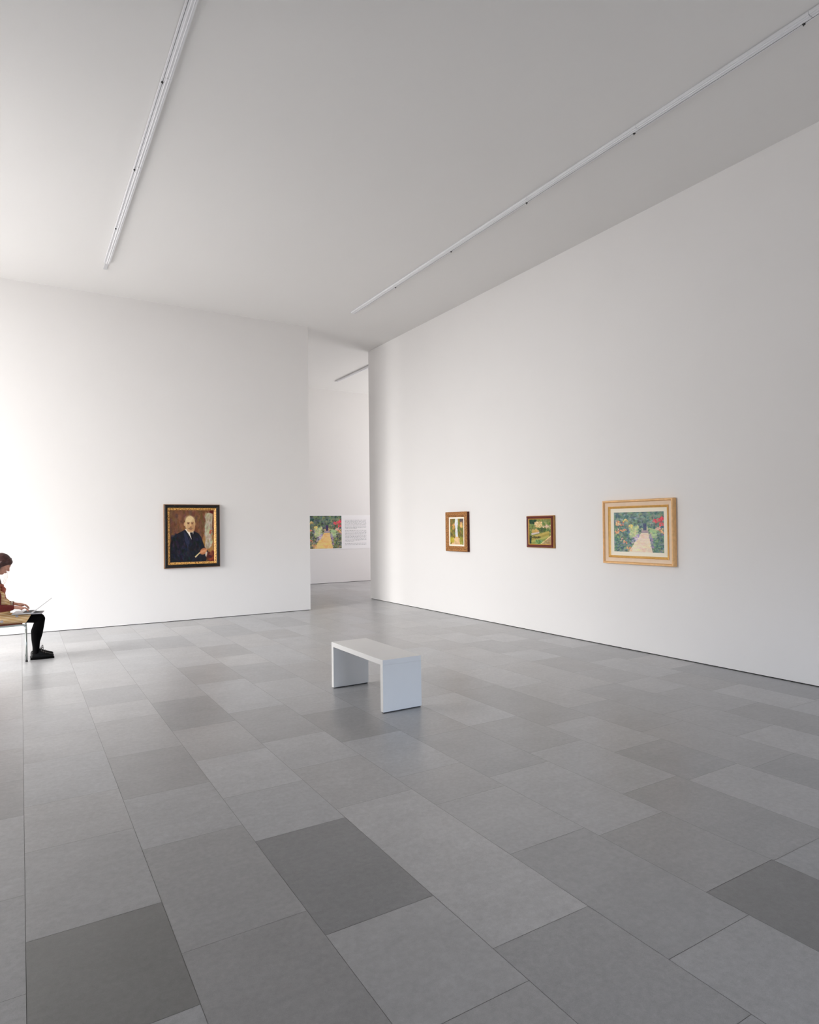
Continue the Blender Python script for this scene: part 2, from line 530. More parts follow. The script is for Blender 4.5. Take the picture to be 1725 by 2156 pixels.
# ------------------------------------------------------------------ pictures
class Paint:
    """a small painting laid down in dabs on a grid of colours"""
    def __init__(self, w, h, base, seed):
        self.w, self.h = w, h
        self.gain = 1.35
        self.r = np.random.default_rng(seed)
        self.a = np.zeros((h, w, 3)); self.a[:] = base
        self.y, self.x = np.mgrid[0:h, 0:w]
        self.u = self.x / (w - 1); self.v = self.y / (h - 1)      # v down
    def put(self, mask, col, alpha=1.0):
        k = (np.clip(mask, 0, 1) * alpha)[..., None]
        self.a = self.a * (1 - k) + np.array(col) * k
    def ell(self, cx, cy, rx, ry, col, alpha=1.0, soft=.25, ang=0):
        c, s = math.cos(ang), math.sin(ang)
        dx, dy = self.u - cx, self.v - cy
        d = np.sqrt(((dx * c + dy * s) / rx) ** 2 + ((-dx * s + dy * c) / ry) ** 2)
        self.put((1 - d) / soft + .5, col, alpha)
    def poly(self, pts, col, alpha=1.0):
        n = len(pts)
        acc = np.zeros((self.h, self.w))
        for ox_ in (-.33, 0, .33):
            for oy_ in (-.33, 0, .33):
                u = self.u + ox_ / self.w; v = self.v + oy_ / self.h
                inside = np.zeros((self.h, self.w), bool)
                for i in range(n):
                    (x0, y0), (x1, y1) = pts[i], pts[(i + 1) % n]
                    cond = ((y0 > v) != (y1 > v))
                    xx = (x1 - x0) * (v - y0) / ((y1 - y0) if abs(y1 - y0) > 1e-9 else 1e-9) + x0
                    inside ^= cond & (u < xx)
                acc += inside
        self.put(acc / 9.0, col, alpha)
    def dabs(self, n, region, cols, size, alpha=.8, ang=None):
        for _ in range(n):
            x, y = region(self.r)
            c = np.array(cols[self.r.integers(len(cols))]) + self.r.normal(0, 7, 3)
            sx = size * self.r.uniform(.6, 1.4)
            a = self.r.uniform(0, 3.14) if ang is None else ang + self.r.normal(0, .25)
            self.ell(x, y, sx, sx * self.r.uniform(.35, .7), c, alpha, .6, a)
    def grain(self, s):
        self.a = self.a + self.r.normal(0, s, (self.h, self.w, 1)) + self.r.normal(0, s * .4, (self.h, self.w, 3))
    def mesh(self, name, W, H, u0=0.0, u1=1.0):
        """sheet in the xz plane facing -y, centred"""
        a = np.clip(self.a, 0, 255) / 255.0
        lin = np.clip(np.where(a <= .04045, a / 12.92, ((a + .055) / 1.055) ** 2.4) * self.gain, 0, .88)
        h, w = self.h, self.w
        xs = (self.u - .5) * W; zs = (.5 - self.v) * H
        co = np.stack([xs, np.zeros_like(xs), zs], -1).reshape(-1, 3)
        idx = np.arange(h * w).reshape(h, w)
        f = np.stack([idx[1:, :-1], idx[1:, 1:], idx[:-1, 1:], idx[:-1, :-1]], -1).reshape(-1, 4)
        me = bpy.data.meshes.new(name)
        me.from_pydata(co.tolist(), [], f.tolist())
        at = me.attributes.new('paint', 'FLOAT_COLOR', 'POINT')
        rgba = np.concatenate([lin.reshape(-1, 3), np.ones((h * w, 1))], 1)
        at.data.foreach_set('color', rgba.ravel().tolist())
        return me

def rect(x0, y0, x1, y1):
    return lambda r: (r.uniform(x0, x1), r.uniform(y0, y1))

def garden_path(w, h, warm, seed):
    p = Paint(w, h, (92, 112, 100), seed)
    p.gain = 1.5
    k = warm
    g1 = [(86, 108, 104), (100, 124, 112), (70, 92, 92), (112, 132, 108), (124, 142, 138)] if k == 0 else \
         [(70, 86, 72), (92, 108, 80), (52, 66, 66), (112, 126, 90), (88, 98, 104)]
    p.dabs(700, rect(-.02, -.02, 1.02, .42), g1, .035, .8)
    # pale house front with a dark doorway, seen under the trees
    hc = (176, 170, 138) if k == 0 else (196, 160, 112)
    p.poly([(.46, .30), (.84, .28), (.84, .47), (.46, .48)], hc, .85)
    p.dabs(60, rect(.46, .29, .84, .36), g1, .03, .8)
    for dx in (.47, .51, .76, .80):
        p.poly([(dx, .30), (dx + .02, .30), (dx + .02, .46), (dx, .46)], (84, 88, 100), .85)
    p.poly([(.60, .29), (.665, .29), (.665, .46), (.60, .46)], (70, 76, 104) if k == 0 else (62, 48, 84), 1)
    p.poly([(.57, .46), (.70, .46), (.71, .52), (.56, .52)], (150, 132, 140), .9)
    # path
    pc = (206, 186, 164) if k == 0 else (216, 172, 112)
    p.poly([(.56, .52), (.70, .52), (.78, 1.0), (.30, 1.0)], pc, 1)
    p.poly([(.55, .57), (.71, .57), (.71, .62), (.53, .62)], (158, 148, 134), .7)
    p.dabs(160, lambda r: (lambda y: (r.uniform(.56 - (y - .5) * .5, .70 + (y - .5) * .15), y))(r.uniform(.54, 1)),
           [tuple(np.array(pc) + d) for d in ((12, 10, 6), (-14, -12, -10), (4, -2, 4))], .035, .5, .1)
    # borders
    gl = [(74, 104, 94), (96, 126, 104), (60, 84, 92), (128, 146, 112), (104, 118, 134)] if k == 0 else \
         [(72, 84, 60), (110, 116, 70), (58, 64, 72), (140, 140, 96), (120, 116, 124)]
    p.dabs(900, lambda r: (lambda y: (r.uniform(0, .54 - (y - .5) * .52), y))(r.uniform(.36, 1.0)), gl, .026, .85)
    p.dabs(600, lambda r: (lambda y: (r.uniform(.72 + (y - .5) * .14, 1.0), y))(r.uniform(.36, 1.0)), gl, .026, .85)
    p.dabs(120, rect(.33, .36, .50, .62), [(168, 178, 128), (186, 186, 140), (146, 164, 128)], .03, .7)
    p.dabs(60, rect(.74, .42, .85, .65), [(160, 176, 132), (140, 160, 120)], .03, .7)
    p.dabs(40, lambda r: (lambda y: (.53 - (y - .5) * .5 + r.normal(0, .02), y))(r.uniform(.55, .78)),
           [(168, 148, 172), (140, 126, 164), (190, 176, 186)], .02, .85)
    p.dabs(30, lambda r: (lambda y: (.73 + (y - .5) * .14 + r.normal(0, .012), y))(r.uniform(.55, .9)),
           [(150, 120, 160), (130, 112, 150)], .016, .85)
    # blossoms
    for cx, cy, n, cs in ((.05, .26, 16, 'o'), (.12, .30, 12, 'o'), (.22, .22, 14, 'y'), (.35, .35, 14, 'y'), (.07, .50, 20, 'o'),
                          (.20, .46, 14, 'o'), (.19, .70, 7, 'o'), (.24, .76, 7, 'o'), (.33, .92, 14, 'o'), (.95, .18, 40, 'r'),
                          (.86, .24, 18, 'r'), (.97, .30, 14, 'r'), (.88, .40, 12, 'p'), (.96, .50, 14, 'o')):
        cs = {'o': [(226, 150, 110), (236, 176, 130), (214, 120, 84)], 'y': [(216, 178, 90), (224, 190, 120)],
              'r': [(206, 62, 72), (224, 80, 92), (176, 44, 66)], 'p': [(222, 120, 126), (230, 160, 150)]}[cs]
        p.dabs(n, lambda r, cx=cx, cy=cy: (cx + r.normal(0, .03), cy + r.normal(0, .028)), cs, .017, .9)
    p.grain(5)
    return p

def park_alley(w, h, seed):
    p = Paint(w, h, (106, 96, 44), seed)
    gs = [(112, 104, 40), (84, 92, 44), (140, 118, 50), (72, 72, 36), (96, 120, 66), (124, 88, 44)]
    p.dabs(800, rect(0, 0, 1, .75), gs, .06, .8, 1.2)
    p.dabs(60, rect(.78, 0, 1, .25), [(70, 60, 66), (84, 72, 72)], .06, .7)
    p.dabs(30, rect(.78, .15, .95, .32), [(196, 160, 100), (180, 140, 86)], .05, .7)
    p.dabs(30, rect(.2, .22, .33, .40), [(196, 150, 90), (170, 124, 70)], .05, .6)
    p.poly([(.40, 0), (.58, 0), (.60, .22), (.54, .35), (.60, .70), (.40, .70), (.41, .35), (.34, .22)], (188, 192, 192), 1)
    p.dabs(70, rect(.40, 0, .56, .7), [(196, 198, 196), (172, 180, 186), (206, 204, 196)], .05, .6, 1.5)
    p.poly([(.40, .70), (.60, .70), (.88, 1), (.06, 1), (.28, .85)], (200, 168, 118), 1)
    p.dabs(60, rect(.25, .78, .75, 1), [(206, 176, 128), (186, 150, 110), (190, 160, 128)], .06, .6, .1)
    p.dabs(60, rect(0, .74, .28, .9), [(150, 140, 40), (170, 150, 60)], .05, .8)
    p.dabs(60, rect(.74, .74, 1, .95), [(120, 120, 50), (150, 136, 60)], .05, .8)
    p.grain(4)
    return p

def terrace_garden(w, h, seed):
    p = Paint(w, h, (108, 112, 58), seed)
    gs = [(96, 110, 54), (124, 126, 66), (72, 92, 48), (140, 134, 84), (110, 128, 80)]
    p.dabs(700, rect(0, 0, 1, .6), gs, .045, .8)
    p.dabs(40, rect(.02, .0, .3, .16), [(26, 60, 34), (18, 46, 30)], .05, .9)
    p.dabs(120, rect(.25, .10, .58, .32), [(196, 164, 118), (176, 146, 92), (212, 178, 140)], .03, .85)
    p.dabs(60, rect(.62, .24, .98, .36), [(196, 164, 140), (214, 180, 160), (150, 140, 110)], .03, .8)
    p.dabs(80, rect(.4, .36, .75, .48), [(64, 84, 40), (52, 72, 44), (86, 96, 48)], .045, .85)
    p.dabs(60, rect(.12, .42, .42, .56), [(180, 148, 88), (164, 138, 80)], .04, .8)
    p.poly([(.08, .56), (.46, .51), (.46, .56), (.10, .64)], (176, 164, 158), .95)
    for i, c in enumerate([(164, 142, 72), (142, 126, 58), (152, 146, 78), (116, 128, 64), (132, 150, 96)]):
        y = .60 + i * .085
        p.poly([(.08, y + .10), (.88, y - .13), (.92, y - .05), (.08, y + .20)], c, .9)
    p.dabs(40, rect(.08, .70, .5, .76), [(74, 70, 34), (60, 58, 30)], .03, .8, -.25)
    p.dabs(70, rect(.28, .84, .6, 1), [(86, 124, 70), (116, 146, 92), (60, 96, 52)], .035, .85)
    p.poly([(1, .66), (1, 1), (.56, 1)], (150, 128, 92), 1)
    p.poly([(1, .63), (1, .67), (.55, 1), (.50, 1)], (206, 180, 128), 1)
    p.dabs(50, rect(.7, .84, 1, 1), [(140, 116, 80), (164, 142, 100), (120, 104, 60)], .03, .7)
    p.dabs(25, rect(0, .66, .07, 1), [(20, 34, 30), (30, 54, 40)], .04, .9)
    p.grain(7)
    return p

def gentleman(w, h, seed):
    p = Paint(w, h, (112, 76, 52), seed)
    p.gain = 1.1
    p.dabs(600, rect(0, 0, 1, 1), [(112, 76, 52), (98, 64, 42), (128, 88, 60), (104, 70, 56), (86, 56, 36)], .05, .7, 1.5)
    p.dabs(250, rect(.75, .5, 1, .9), [(164, 116, 66), (140, 96, 56), (150, 110, 74)], .04, .7, 1.4)
    # pale hanging cloth at the right
    p.poly([(.80, .07), (.97, .04), (.95, .3), (.95, .45), (.86, .74), (.78, .76), (.81, .45)], (176, 164, 140), .95)
    p.dabs(160, rect(.80, .07, .94, .72), [(196, 186, 164), (160, 148, 128), (184, 172, 150), (148, 132, 110)], .035, .7, 1.5)
    p.dabs(14, rect(.90, .01, .98, .05), [(84, 16, 16)], .03, .9)
    p.dabs(10, rect(.90, .38, .95, .45), [(176, 92, 60)], .02, .9)
    # dark suit
    p.poly([(.0, 1), (.0, .68), (.05, .52), (.14, .46), (.34, .375), (.52, .40), (.64, .45), (.70, .52), (.78, .72),
            (.86, .80), (.84, .92), (.80, 1)], (20, 20, 30), 1)
    p.dabs(260, rect(.04, .48, .70, .98), [(18, 18, 28), (28, 30, 46), (14, 14, 20), (34, 38, 56), (24, 22, 30)], .035, .7, 1.3)
    p.poly([(.30, .40), (.36, .44), (.43, .62), (.40, .74), (.33, .58)], (40, 46, 72), .8)
    # shirt, collar, tie
    p.poly([(.33, .36), (.53, .38), (.52, .45), (.485, .57), (.42, .47)], (226, 218, 204), 1)
    p.poly([(.445, .43), (.51, .43), (.52, .60), (.49, .58), (.455, .48)], (16, 14, 22), 1)
    # head
    p.ell(.45, .26, .115, .150, (206, 176, 128), 1, .12)
    p.ell(.46, .34, .095, .090, (196, 156, 112), 1, .25)
    p.ell(.44, .17, .10, .06, (220, 196, 150), .7, .8)
    p.ell(.325, .27, .018, .035, (196, 150, 110), 1, .3)
    p.ell(.575, .27, .012, .03, (150, 106, 74), 1, .3)
    for ex in (.41, .50):
        p.ell(ex, .245, .032, .012, (112, 70, 48), .85, .6)
        p.ell(ex, .262, .02, .009, (70, 40, 30), .9, .5)
    p.ell(.46, .29, .018, .045, (214, 170, 122), .8, .6)
    p.ell(.465, .325, .024, .014, (150, 96, 66), .8, .6)
    p.ell(.46, .352, .055, .016, (128, 98, 72), .9, .5)
    p.ell(.465, .378, .034, .010, (146, 84, 66), .8, .5)
    p.ell(.52, .30, .04, .10, (156, 110, 74), .45, .8)
    # folded hands with a thin white roll
    p.poly([(.55, .90), (.68, .80), (.69, .82), (.57, .92)], (206, 186, 140), 1)
    p.ell(.75, .80, .085, .060, (176, 112, 74), 1, .25, -.4)
    for i in range(4):
        p.ell(.70 + i * .035, .81 - i * .008, .014, .035, (206, 146, 104), .9, .5, .6)
    p.ell(.82, .86, .03, .05, (214, 206, 190), .9, .4)
    p.dabs(40, rect(.84, .82, 1, 1), [(120, 44, 26), (90, 34, 24), (140, 70, 40), (60, 26, 26)], .04, .8)
    p.grain(5)
    return p

def moulding(name, W, H, prof, m, parent, ystep=0.0):
    """mitred frame round W x H in the xz plane; prof = (inset from outer edge, height off the wall); front is -y"""
    bm = bmesh.new()
    rings = []
    for ins, d in prof:
        x, z = W / 2 - ins, H / 2 - ins
        rings.append([bm.verts.new(q) for q in ((-x, -d, -z), (x, -d, -z), (x, -d, z), (-x, -d, z))])
    n = len(rings)
    for i in range(n):
        a, b = rings[i], rings[(i + 1) % n]
        for k in range(4):
            bm.faces.new((a[k], a[(k + 1) % 4], b[(k + 1) % 4], b[k]))
    return obj(name, bm, m, parent)

def sheet(name, me, m, parent, y):
    o = link(name, me, m, parent)
    o.location.y = -y
    return o

def speckled(name, base, flecks, scale, lo, hi, rough=.5, metal=0.0, bump=0.0):
    m = bpy.data.materials.new(name)
    m.use_nodes = True
    nt = m.node_tree
    b = nt.nodes['Principled BSDF']
    b.inputs['Roughness'].default_value = rough
    b.inputs['Metallic'].default_value = metal
    b.inputs['Specular IOR Level'].default_value = .35
    tc = nt.nodes.new('ShaderNodeTexCoord')
    n = nt.nodes.new('ShaderNodeTexNoise')
    n.inputs['Scale'].default_value = scale
    n.inputs['Detail'].default_value = 3
    nt.links.new(tc.outputs['Object'], n.inputs['Vector'])
    r = nt.nodes.new('ShaderNodeValToRGB')
    r.color_ramp.elements[0].position = lo
    r.color_ramp.elements[0].color = base
    r.color_ramp.elements[1].position = hi
    r.color_ramp.elements[1].color = flecks
    nt.links.new(n.outputs['Fac'], r.inputs['Fac'])
    nt.links.new(r.outputs['Color'], b.inputs['Base Color'])
    if bump:
        bp = nt.nodes.new('ShaderNodeBump')
        bp.inputs['Strength'].default_value = bump
        bp.inputs['Distance'].default_value = .006
        nt.links.new(n.outputs['Fac'], bp.inputs['Height'])
        nt.links.new(bp.outputs['Normal'], b.inputs['Normal'])
    return m

F_black = speckled('ebonised_wood', srgb(14, 10, 9), srgb(120, 96, 60), 42, .66, .74, .5)
F_edge = mat('worn_gilt_edge', srgb(128, 92, 60), .6, noise=.25, nscale=60)
F_bead = speckled('beaded_gilt', srgb(120, 68, 28), srgb(236, 184, 104), 75, .38, .56, .5, .05)
F_ornate = speckled('carved_gilt', srgb(84, 48, 24), srgb(196, 138, 80), 75, .34, .60, .6, .1, .9)
F_ornside = mat('carved_side', srgb(92, 40, 20), .6, noise=.3, nscale=30)
F_maroon = mat('maroon_wood', srgb(96, 26, 20), .45, noise=.15, nscale=40)
F_gold = mat('gilt', srgb(228, 178, 98), .38, metal=.25, noise=.12, nscale=30)
F_goldside = mat('gilt_side', srgb(176, 128, 60), .5, noise=.12, nscale=30)
F_tan = mat('tan_gilt', srgb(230, 182, 124), .5, noise=.12, nscale=25)
F_beige = mat('beige_panel', srgb(230, 206, 180), .7, noise=.04, nscale=15)
F_mat = mat('cream_mount', srgb(242, 234, 216), .85)
F_shadow = mat('frame_back', srgb(60, 44, 34), .8)

# portrait on the back wall
pw, ph = .940, 1.092
t = thing('framed_portrait', 'dark portrait of a man in a suit, black and gold frame, on the back wall', 'painting',
          (2.545, YB, 1.452))
moulding('outer_edge', pw, ph, [(0, 0), (0, .030), (.006, .036), (.011, .036), (.011, 0)], F_edge, t)
moulding('frame', pw - .022, ph - .022, [(0, 0), (0, .042), (.012, .050), (.040, .046), (.049, .036), (.049, 0)], F_black, t)
moulding('inner_moulding', pw - .120, ph - .120, [(0, 0), (0, .036), (.008, .042), (.018, .034), (.026, .036), (.040, .022), (.040, 0)], F_bead, t)
sheet('canvas', gentleman(150, 175, 5).mesh('canvas', pw - .196, ph - .196), M['canvas'], t, .022)

RZ = -math.pi / 2           # pictures on the right wall: local -y looks to -x

# small upright picture in a carved gilt frame
t = thing('framed_park_painting', 'small upright park painting in a carved gilt frame on the right wall', 'painting',
          (XR, 9.148, 1.475), RZ)
W_, H_ = .640, .690
moulding('outer_edge', W_ - .004, H_ - .004, [(0, 0), (0, .022), (.010, .024), (.016, .040), (.022, .040), (.022, 0)], F_ornside, t)
moulding('frame', W_, H_, [(.022, .030), (.004, .046), (0, .056), (.012, .068), (.035, .062), (.060, .070), (.078, .056), (.094, .049), (.094, .03)], F_ornate, t)
moulding('mount', W_ - .186, H_ - .186, [(0, 0), (0, .048), (.028, .044), (.028, 0)], F_mat, t)
sheet('canvas', park_alley(90, 120, 3).mesh('canvas', W_ - .240, H_ - .240), M['canvas'], t, .043)

# small garden picture in a maroon frame
t = thing('framed_terrace_painting', 'small green garden painting in a dark red frame with gold lining', 'painting',
          (XR, 7.062, 1.480), RZ)
W_, H_ = .570, .470
moulding('frame_side', W_, H_, [(0, 0), (0, .034), (.010, .040), (.010, 0)], F_goldside, t)
moulding('frame', W_ - .016, H_ - .016, [(0, .02), (0, .046), (.010, .055), (.026, .050), (.034, .040), (.034, .02)], F_maroon, t)
moulding('inner_moulding', W_ - .084, H_ - .084, [(0, 0), (0, .042), (.004, .046), (.013, .034), (.013, 0)], F_gold, t)
sheet('canvas', terrace_garden(120, 105, 4).mesh('canvas', W_ - .108, H_ - .108), M['canvas'], t, .028)

# large garden picture
t = thing('framed_garden_painting', 'large painting of a flower garden path in a wide beige and gold frame', 'painting',
          (XR, 5.322, 1.481), RZ)
W_, H_ = 1.058, .806
moulding('frame', W_, H_, [(0, 0), (0, .056), (.006, .066), (.020, .066), (.030, .050), (.030, 0)], F_tan, t)
moulding('frame_panel', W_ - .058, H_ - .058, [(0, 0), (0, .046), (.050, .034), (.050, 0)], F_beige, t)
moulding('inner_moulding', W_ - .156, H_ - .156, [(0, 0), (0, .042), (.008, .050), (.016, .044), (.028, .028), (.028, 0)], F_gold, t)
moulding('mount', W_ - .210, H_ - .210, [(0, 0), (0, .026), (.050, .022), (.050, 0)], F_mat, t)
sheet('canvas', garden_path(132, 110, 0, 8).mesh('canvas', W_ - .306, H_ - .306), M['canvas'], t, .020)

# panel in the next room: printed garden picture and wall text
t = thing('exhibition_panel', 'white wall panel with a printed garden picture and small grey text, in the next room', 'panel',
          (7.70, YFAR, 1.43))
M['panel'] = mat('panel_white', (0.85, 0.84, 0.85, 1), .9, spec=.2)
obj('board', box(-1.25, 1.15, -.010, 0, -.484, .47), M['panel'], t)
pic = sheet('printed_picture', garden_path(130, 110, 1, 8).mesh('printed_picture', 1.209, .914), M['print'], t, .0112)
pic.location.x = 7.762 - .6045 - 7.70
pic.location.z = 1.427 - 1.43
M['ink'] = mat('grey_ink', (0.27, 0.27, 0.285, 1), .9)
x0, x1 = 7.872 - 7.70, 8.548 - 7.70
def text_block(zt, n, last, step):
    bm = bmesh.new()
    for i in range(n):
        z = zt - i * step - 1.43
        xe = x0 + (x1 - x0) * (last if i == n - 1 else 1.0)
        x = x0
        while x < xe - .012:
            wl = min(random.uniform(.018, .075), xe - x)
            if xe - x - wl < .02:
                wl = xe - x
            cx = x
            while cx < x + wl - .004:
                lh = random.choice((.0085, .0085, .0085, .0135))
                lw = random.uniform(.004, .0065)
                lo = 0 if random.random() < .85 else -.004
                add_box(bm, cx, min(cx + lw * .62, x + wl), -.0112, -.0100, z + lo, z + lh)
                cx += lw
            x += wl + random.uniform(.009, .014)
    return obj('text_block', bm, M['ink'], t)
st = .0340
text_block(1.752, 8, .56, st)
text_block(1.752 - 8.75 * st, 10, .42, st)
text_block(1.752 - 19.5 * st, 2, 1.0, st)

# ------------------------------------------------------------------ chair
YN, YF = 9.055, 9.475
t = thing('steel_chair', 'steel tube chair by the left edge of the picture with a woman sitting on it', 'chair', (-.17, 9.265, 0))
T = lambda x, y, z: (x + .17, y - 9.265, z)
r = .0115
for y in (YN, YF):
    bend = [T(.052, y, .395), T(.050, y, .418), T(.040, y, .436), T(.022, y, .446), T(0, y, .448)]
    pts = catmull(bend, 4) + [Vector(T(-.20, y, .444)), Vector(T(-.40, y, .438))]
    obj('side_rail', tube(pts, r), M['steel'], t, True)
    lg = obj('leg', tube([T(.056, y, .010), T(.052, y, .398)], r), M['steel'], t, True)
    obj('rubber_foot', tube([T(.0562, y, 0), T(.056, y, .020)], .0135), M['rubber'], lg, True)
    lg = obj('leg', tube(catmull([T(-.47, y, .010), T(-.425, y, .25), T(-.400, y, .445)], 5), r), M['steel'], t, True)
    obj('rubber_foot', tube([T(-.4715, y, 0), T(-.469, y, .020)], .0135), M['rubber'], lg, True)
    obj('back_post', tube(catmull([T(-.400, y, .440), T(-.425, y, .62), T(-.49, y, .86)], 5), r), M['steel'], t, True)
obj('seat', box(.17 - .40, .17 + .015, YN - 9.265 + .012, YF - 9.265 - .012, .440, .462, .008), M['seatred'], t)
bm = bmesh.new()
rows_ = []
for i in range(7):
    f = i / 6
    z = .64 + .22 * f
    xb = -.428 - .062 * f * f - .004
    row = []
    for j in range(9):
        g = j / 8
        row.append((xb - .035 * math.sin(math.pi * g), YN + (YF - YN) * g, z))
    rows_.append(row)
va = [[bm.verts.new(T(*p)) for p in row] for row in rows_]
vb = [[bm.verts.new(T(p[0] - .014, p[1], p[2])) for p in row] for row in rows_]
for i in range(6):
    for j in range(8):
        bm.faces.new((va[i][j], va[i][j + 1], va[i + 1][j + 1], va[i + 1][j]))
        bm.faces.new((vb[i][j], vb[i + 1][j], vb[i + 1][j + 1], vb[i][j + 1]))
for i in range(6):
    for j in (0, 8):
        bm.faces.new((va[i][j], va[i + 1][j], vb[i + 1][j], vb[i][j]))
for j in range(8):
    for i in (0, 6):
        bm.faces.new((va[i][j], va[i][j + 1], vb[i][j + 1], vb[i][j]))
obj('backrest', bm, M['seatred'], t, True)

# ------------------------------------------------------------------ woman
M['skin'] = mat('skin', srgb(214, 158, 136), .5, noise=.05, nscale=25)
def hair_material():
    m = mat('hair_brown', srgb(62, 32, 30), .40)
    nt = m.node_tree
    b = nt.nodes['Principled BSDF']
    tc = nt.nodes.new('ShaderNodeTexCoord')
    mp = nt.nodes.new('ShaderNodeMapping')
    mp.inputs['Rotation'].default_value = (0, .5, 0)
    mp.inputs['Scale'].default_value = (22, 150, 150)
    nt.links.new(tc.outputs['Object'], mp.inputs['Vector'])
    n = nt.nodes.new('ShaderNodeTexNoise')
    n.inputs['Scale'].default_value = 1.0
    n.inputs['Detail'].default_value = 3
    nt.links.new(mp.outputs['Vector'], n.inputs['Vector'])
    r = nt.nodes.new('ShaderNodeValToRGB')
    r.color_ramp.elements[0].position = .32; r.color_ramp.elements[0].color = srgb(34, 16, 16)
    r.color_ramp.elements[1].position = .68; r.color_ramp.elements[1].color = srgb(88, 48, 42)
    nt.links.new(n.outputs['Fac'], r.inputs['Fac'])
    nt.links.new(r.outputs['Color'], b.inputs['Base Color'])
    bp = nt.nodes.new('ShaderNodeBump')
    bp.inputs['Strength'].default_value = .5; bp.inputs['Distance'].default_value = .004
    nt.links.new(n.outputs['Fac'], bp.inputs['Height'])
    nt.links.new(bp.outputs['Normal'], b.inputs['Normal'])
    return m
M['hair'] = hair_material()
M['strand'] = mat('hair_strand', srgb(214, 178, 136), .5)
M['tights'] = mat('black_tights', srgb(5, 4, 5), .9, spec=.08)
M['shoe'] = mat('black_leather', srgb(6, 5, 5), .5, spec=.2)
M['sole'] = mat('shoe_sole', srgb(7, 6, 6), .8, spec=.1)
M['lace'] = mat('shoe_lace', srgb(90, 86, 82), .8)
M['cardigan'] = mat('russet_knit', srgb(112, 38, 32), .9, noise=.15, nscale=90)
M['scarf'] = mat('rose_scarf', srgb(176, 98, 80), .85, noise=.25, nscale=40)
M['cuff'] = mat('pale_cuff', srgb(222, 210, 196), .8)
M['lip'] = mat('lips', srgb(176, 92, 88), .45)
M['eye'] = mat('dark_lashes', srgb(40, 24, 22), .5)

def dress_material():
    m = bpy.data.materials.new('striped_cotton')
    m.use_nodes = True
    nt = m.node_tree
    b = nt.nodes['Principled BSDF']
    b.inputs['Roughness'].default_value = .85
    b.inputs['Specular IOR Level'].default_value = .2
    tc = nt.nodes.new('ShaderNodeTexCoord')
    wv = nt.nodes.new('ShaderNodeTexWave')
    wv.bands_direction = 'Z'
    wv.inputs['Scale'].default_value = 17.5
    wv.inputs['Distortion'].default_value = 1.1
    wv.inputs['Detail'].default_value = 1.0
    wv.inputs['Detail Scale'].default_value = .35
    nt.links.new(tc.outputs['Object'], wv.inputs['Vector'])
    r = nt.nodes.new('ShaderNodeValToRGB')
    r.color_ramp.elements[0].position = .30; r.color_ramp.elements[0].color = srgb(206, 154, 84)
    r.color_ramp.elements[1].position = .62; r.color_ramp.elements[1].color = srgb(246, 222, 182)
    nt.links.new(wv.outputs['Fac'], r.inputs['Fac'])
    vo = nt.nodes.new('ShaderNodeTexVoronoi')
    vo.inputs['Scale'].default_value = 10.5
    nt.links.new(tc.outputs['Object'], vo.inputs['Vector'])
    lt = nt.nodes.new('ShaderNodeMath'); lt.operation = 'LESS_THAN'; lt.inputs[1].default_value = .19
    nt.links.new(vo.outputs['Distance'], lt.inputs[0])
    mx = nt.nodes.new('ShaderNodeMix'); mx.data_type = 'RGBA'
    nt.links.new(lt.outputs[0], mx.inputs['Factor'])
    nt.links.new(r.outputs['Color'], mx.inputs['A'])
    mx.inputs['B'].default_value = srgb(198, 190, 190)
    nt.links.new(mx.outputs['Result'], b.inputs['Base Color'])
    return m
M['dress'] = dress_material()

wo = thing('person', 'seated woman in a striped yellow dress and black tights typing on a laptop', 'person', (-.2, 9.235, 0))
ox, oy = -.2, 9.235
def L(x, y, z):                 # room point -> woman's own coordinates
    return (x - ox, y - oy, z)

# body: head, face, neck, trunk, arms and hands as one surface
HC = Vector((-.196, 9.235, 1.181))
TILT = math.radians(31)
RM = Matrix.Rotation(TILT, 3, 'Y')         # +x face tips down
def Hd(x, y, z):
    p = RM @ Vector((x, y, z)) + HC
    return (p.x - ox, p.y - oy, p.z)
B = Blob()
B.ell(Hd(-.012, 0, .030), (.098, .074, .088), RM, 3)      # cranium
B.ell(Hd(.030, 0, .020), (.062, .064, .075), RM, 3)       # forehead
B.ell(Hd(.028, 0, -.045), (.056, .056, .070), RM, 3)      # face
B.ell(Hd(.046, 0, -.088), (.034, .034, .028), RM)         # chin
B.chain([Hd(-.028, -.050, -.050), Hd(.010, -.046, -.085), Hd(.048, -.014, -.098)], [.018, .016, .016])
B.chain([Hd(-.028, .050, -.050), Hd(.010, .046, -.085), Hd(.048, .014, -.098)], [.018, .016, .016])
B.chain([Hd(.082, 0, .006), Hd(.093, 0, -.016), Hd(.103, 0, -.034)], [.0085, .0092, .0105])     # nose
B.ell(Hd(.092, -.011, -.036), (.010, .008, .008), RM); B.ell(Hd(.092, .011, -.036), (.010, .008, .008), RM)
B.chain([Hd(.074, -.036, .014), Hd(.086, 0, .012), Hd(.074, .036, .014)], [.009, .009, .009])  # brow
for s in (-1, 1):
    B.ell(Hd(.062, s * .036, -.022), (.022, .022, .020), RM)      # cheeks
    B.ell(Hd(.070, s * .030, -.004), (.012, .014, .009), RM)      # eyelids
    B.ell(Hd(-.006, s * .074, -.015), (.020, .008, .030), RM)     # ears
B.ell(Hd(.084, 0, -.060), (.012, .022, .007), RM); B.ell(Hd(.081, 0, -.071), (.012, .019, .007), RM)   # lips
B.chain([Hd(-.030, 0, -.06), L(-.262, 9.235, 1.03), L(-.285, 9.235, .95)], [.050, .047, .055])   # neck
B.chain([L(-.300, 9.235, .90), L(-.300, 9.235, .76), L(-.300, 9.235, .60)], [.085, .080, .090], 1.35)
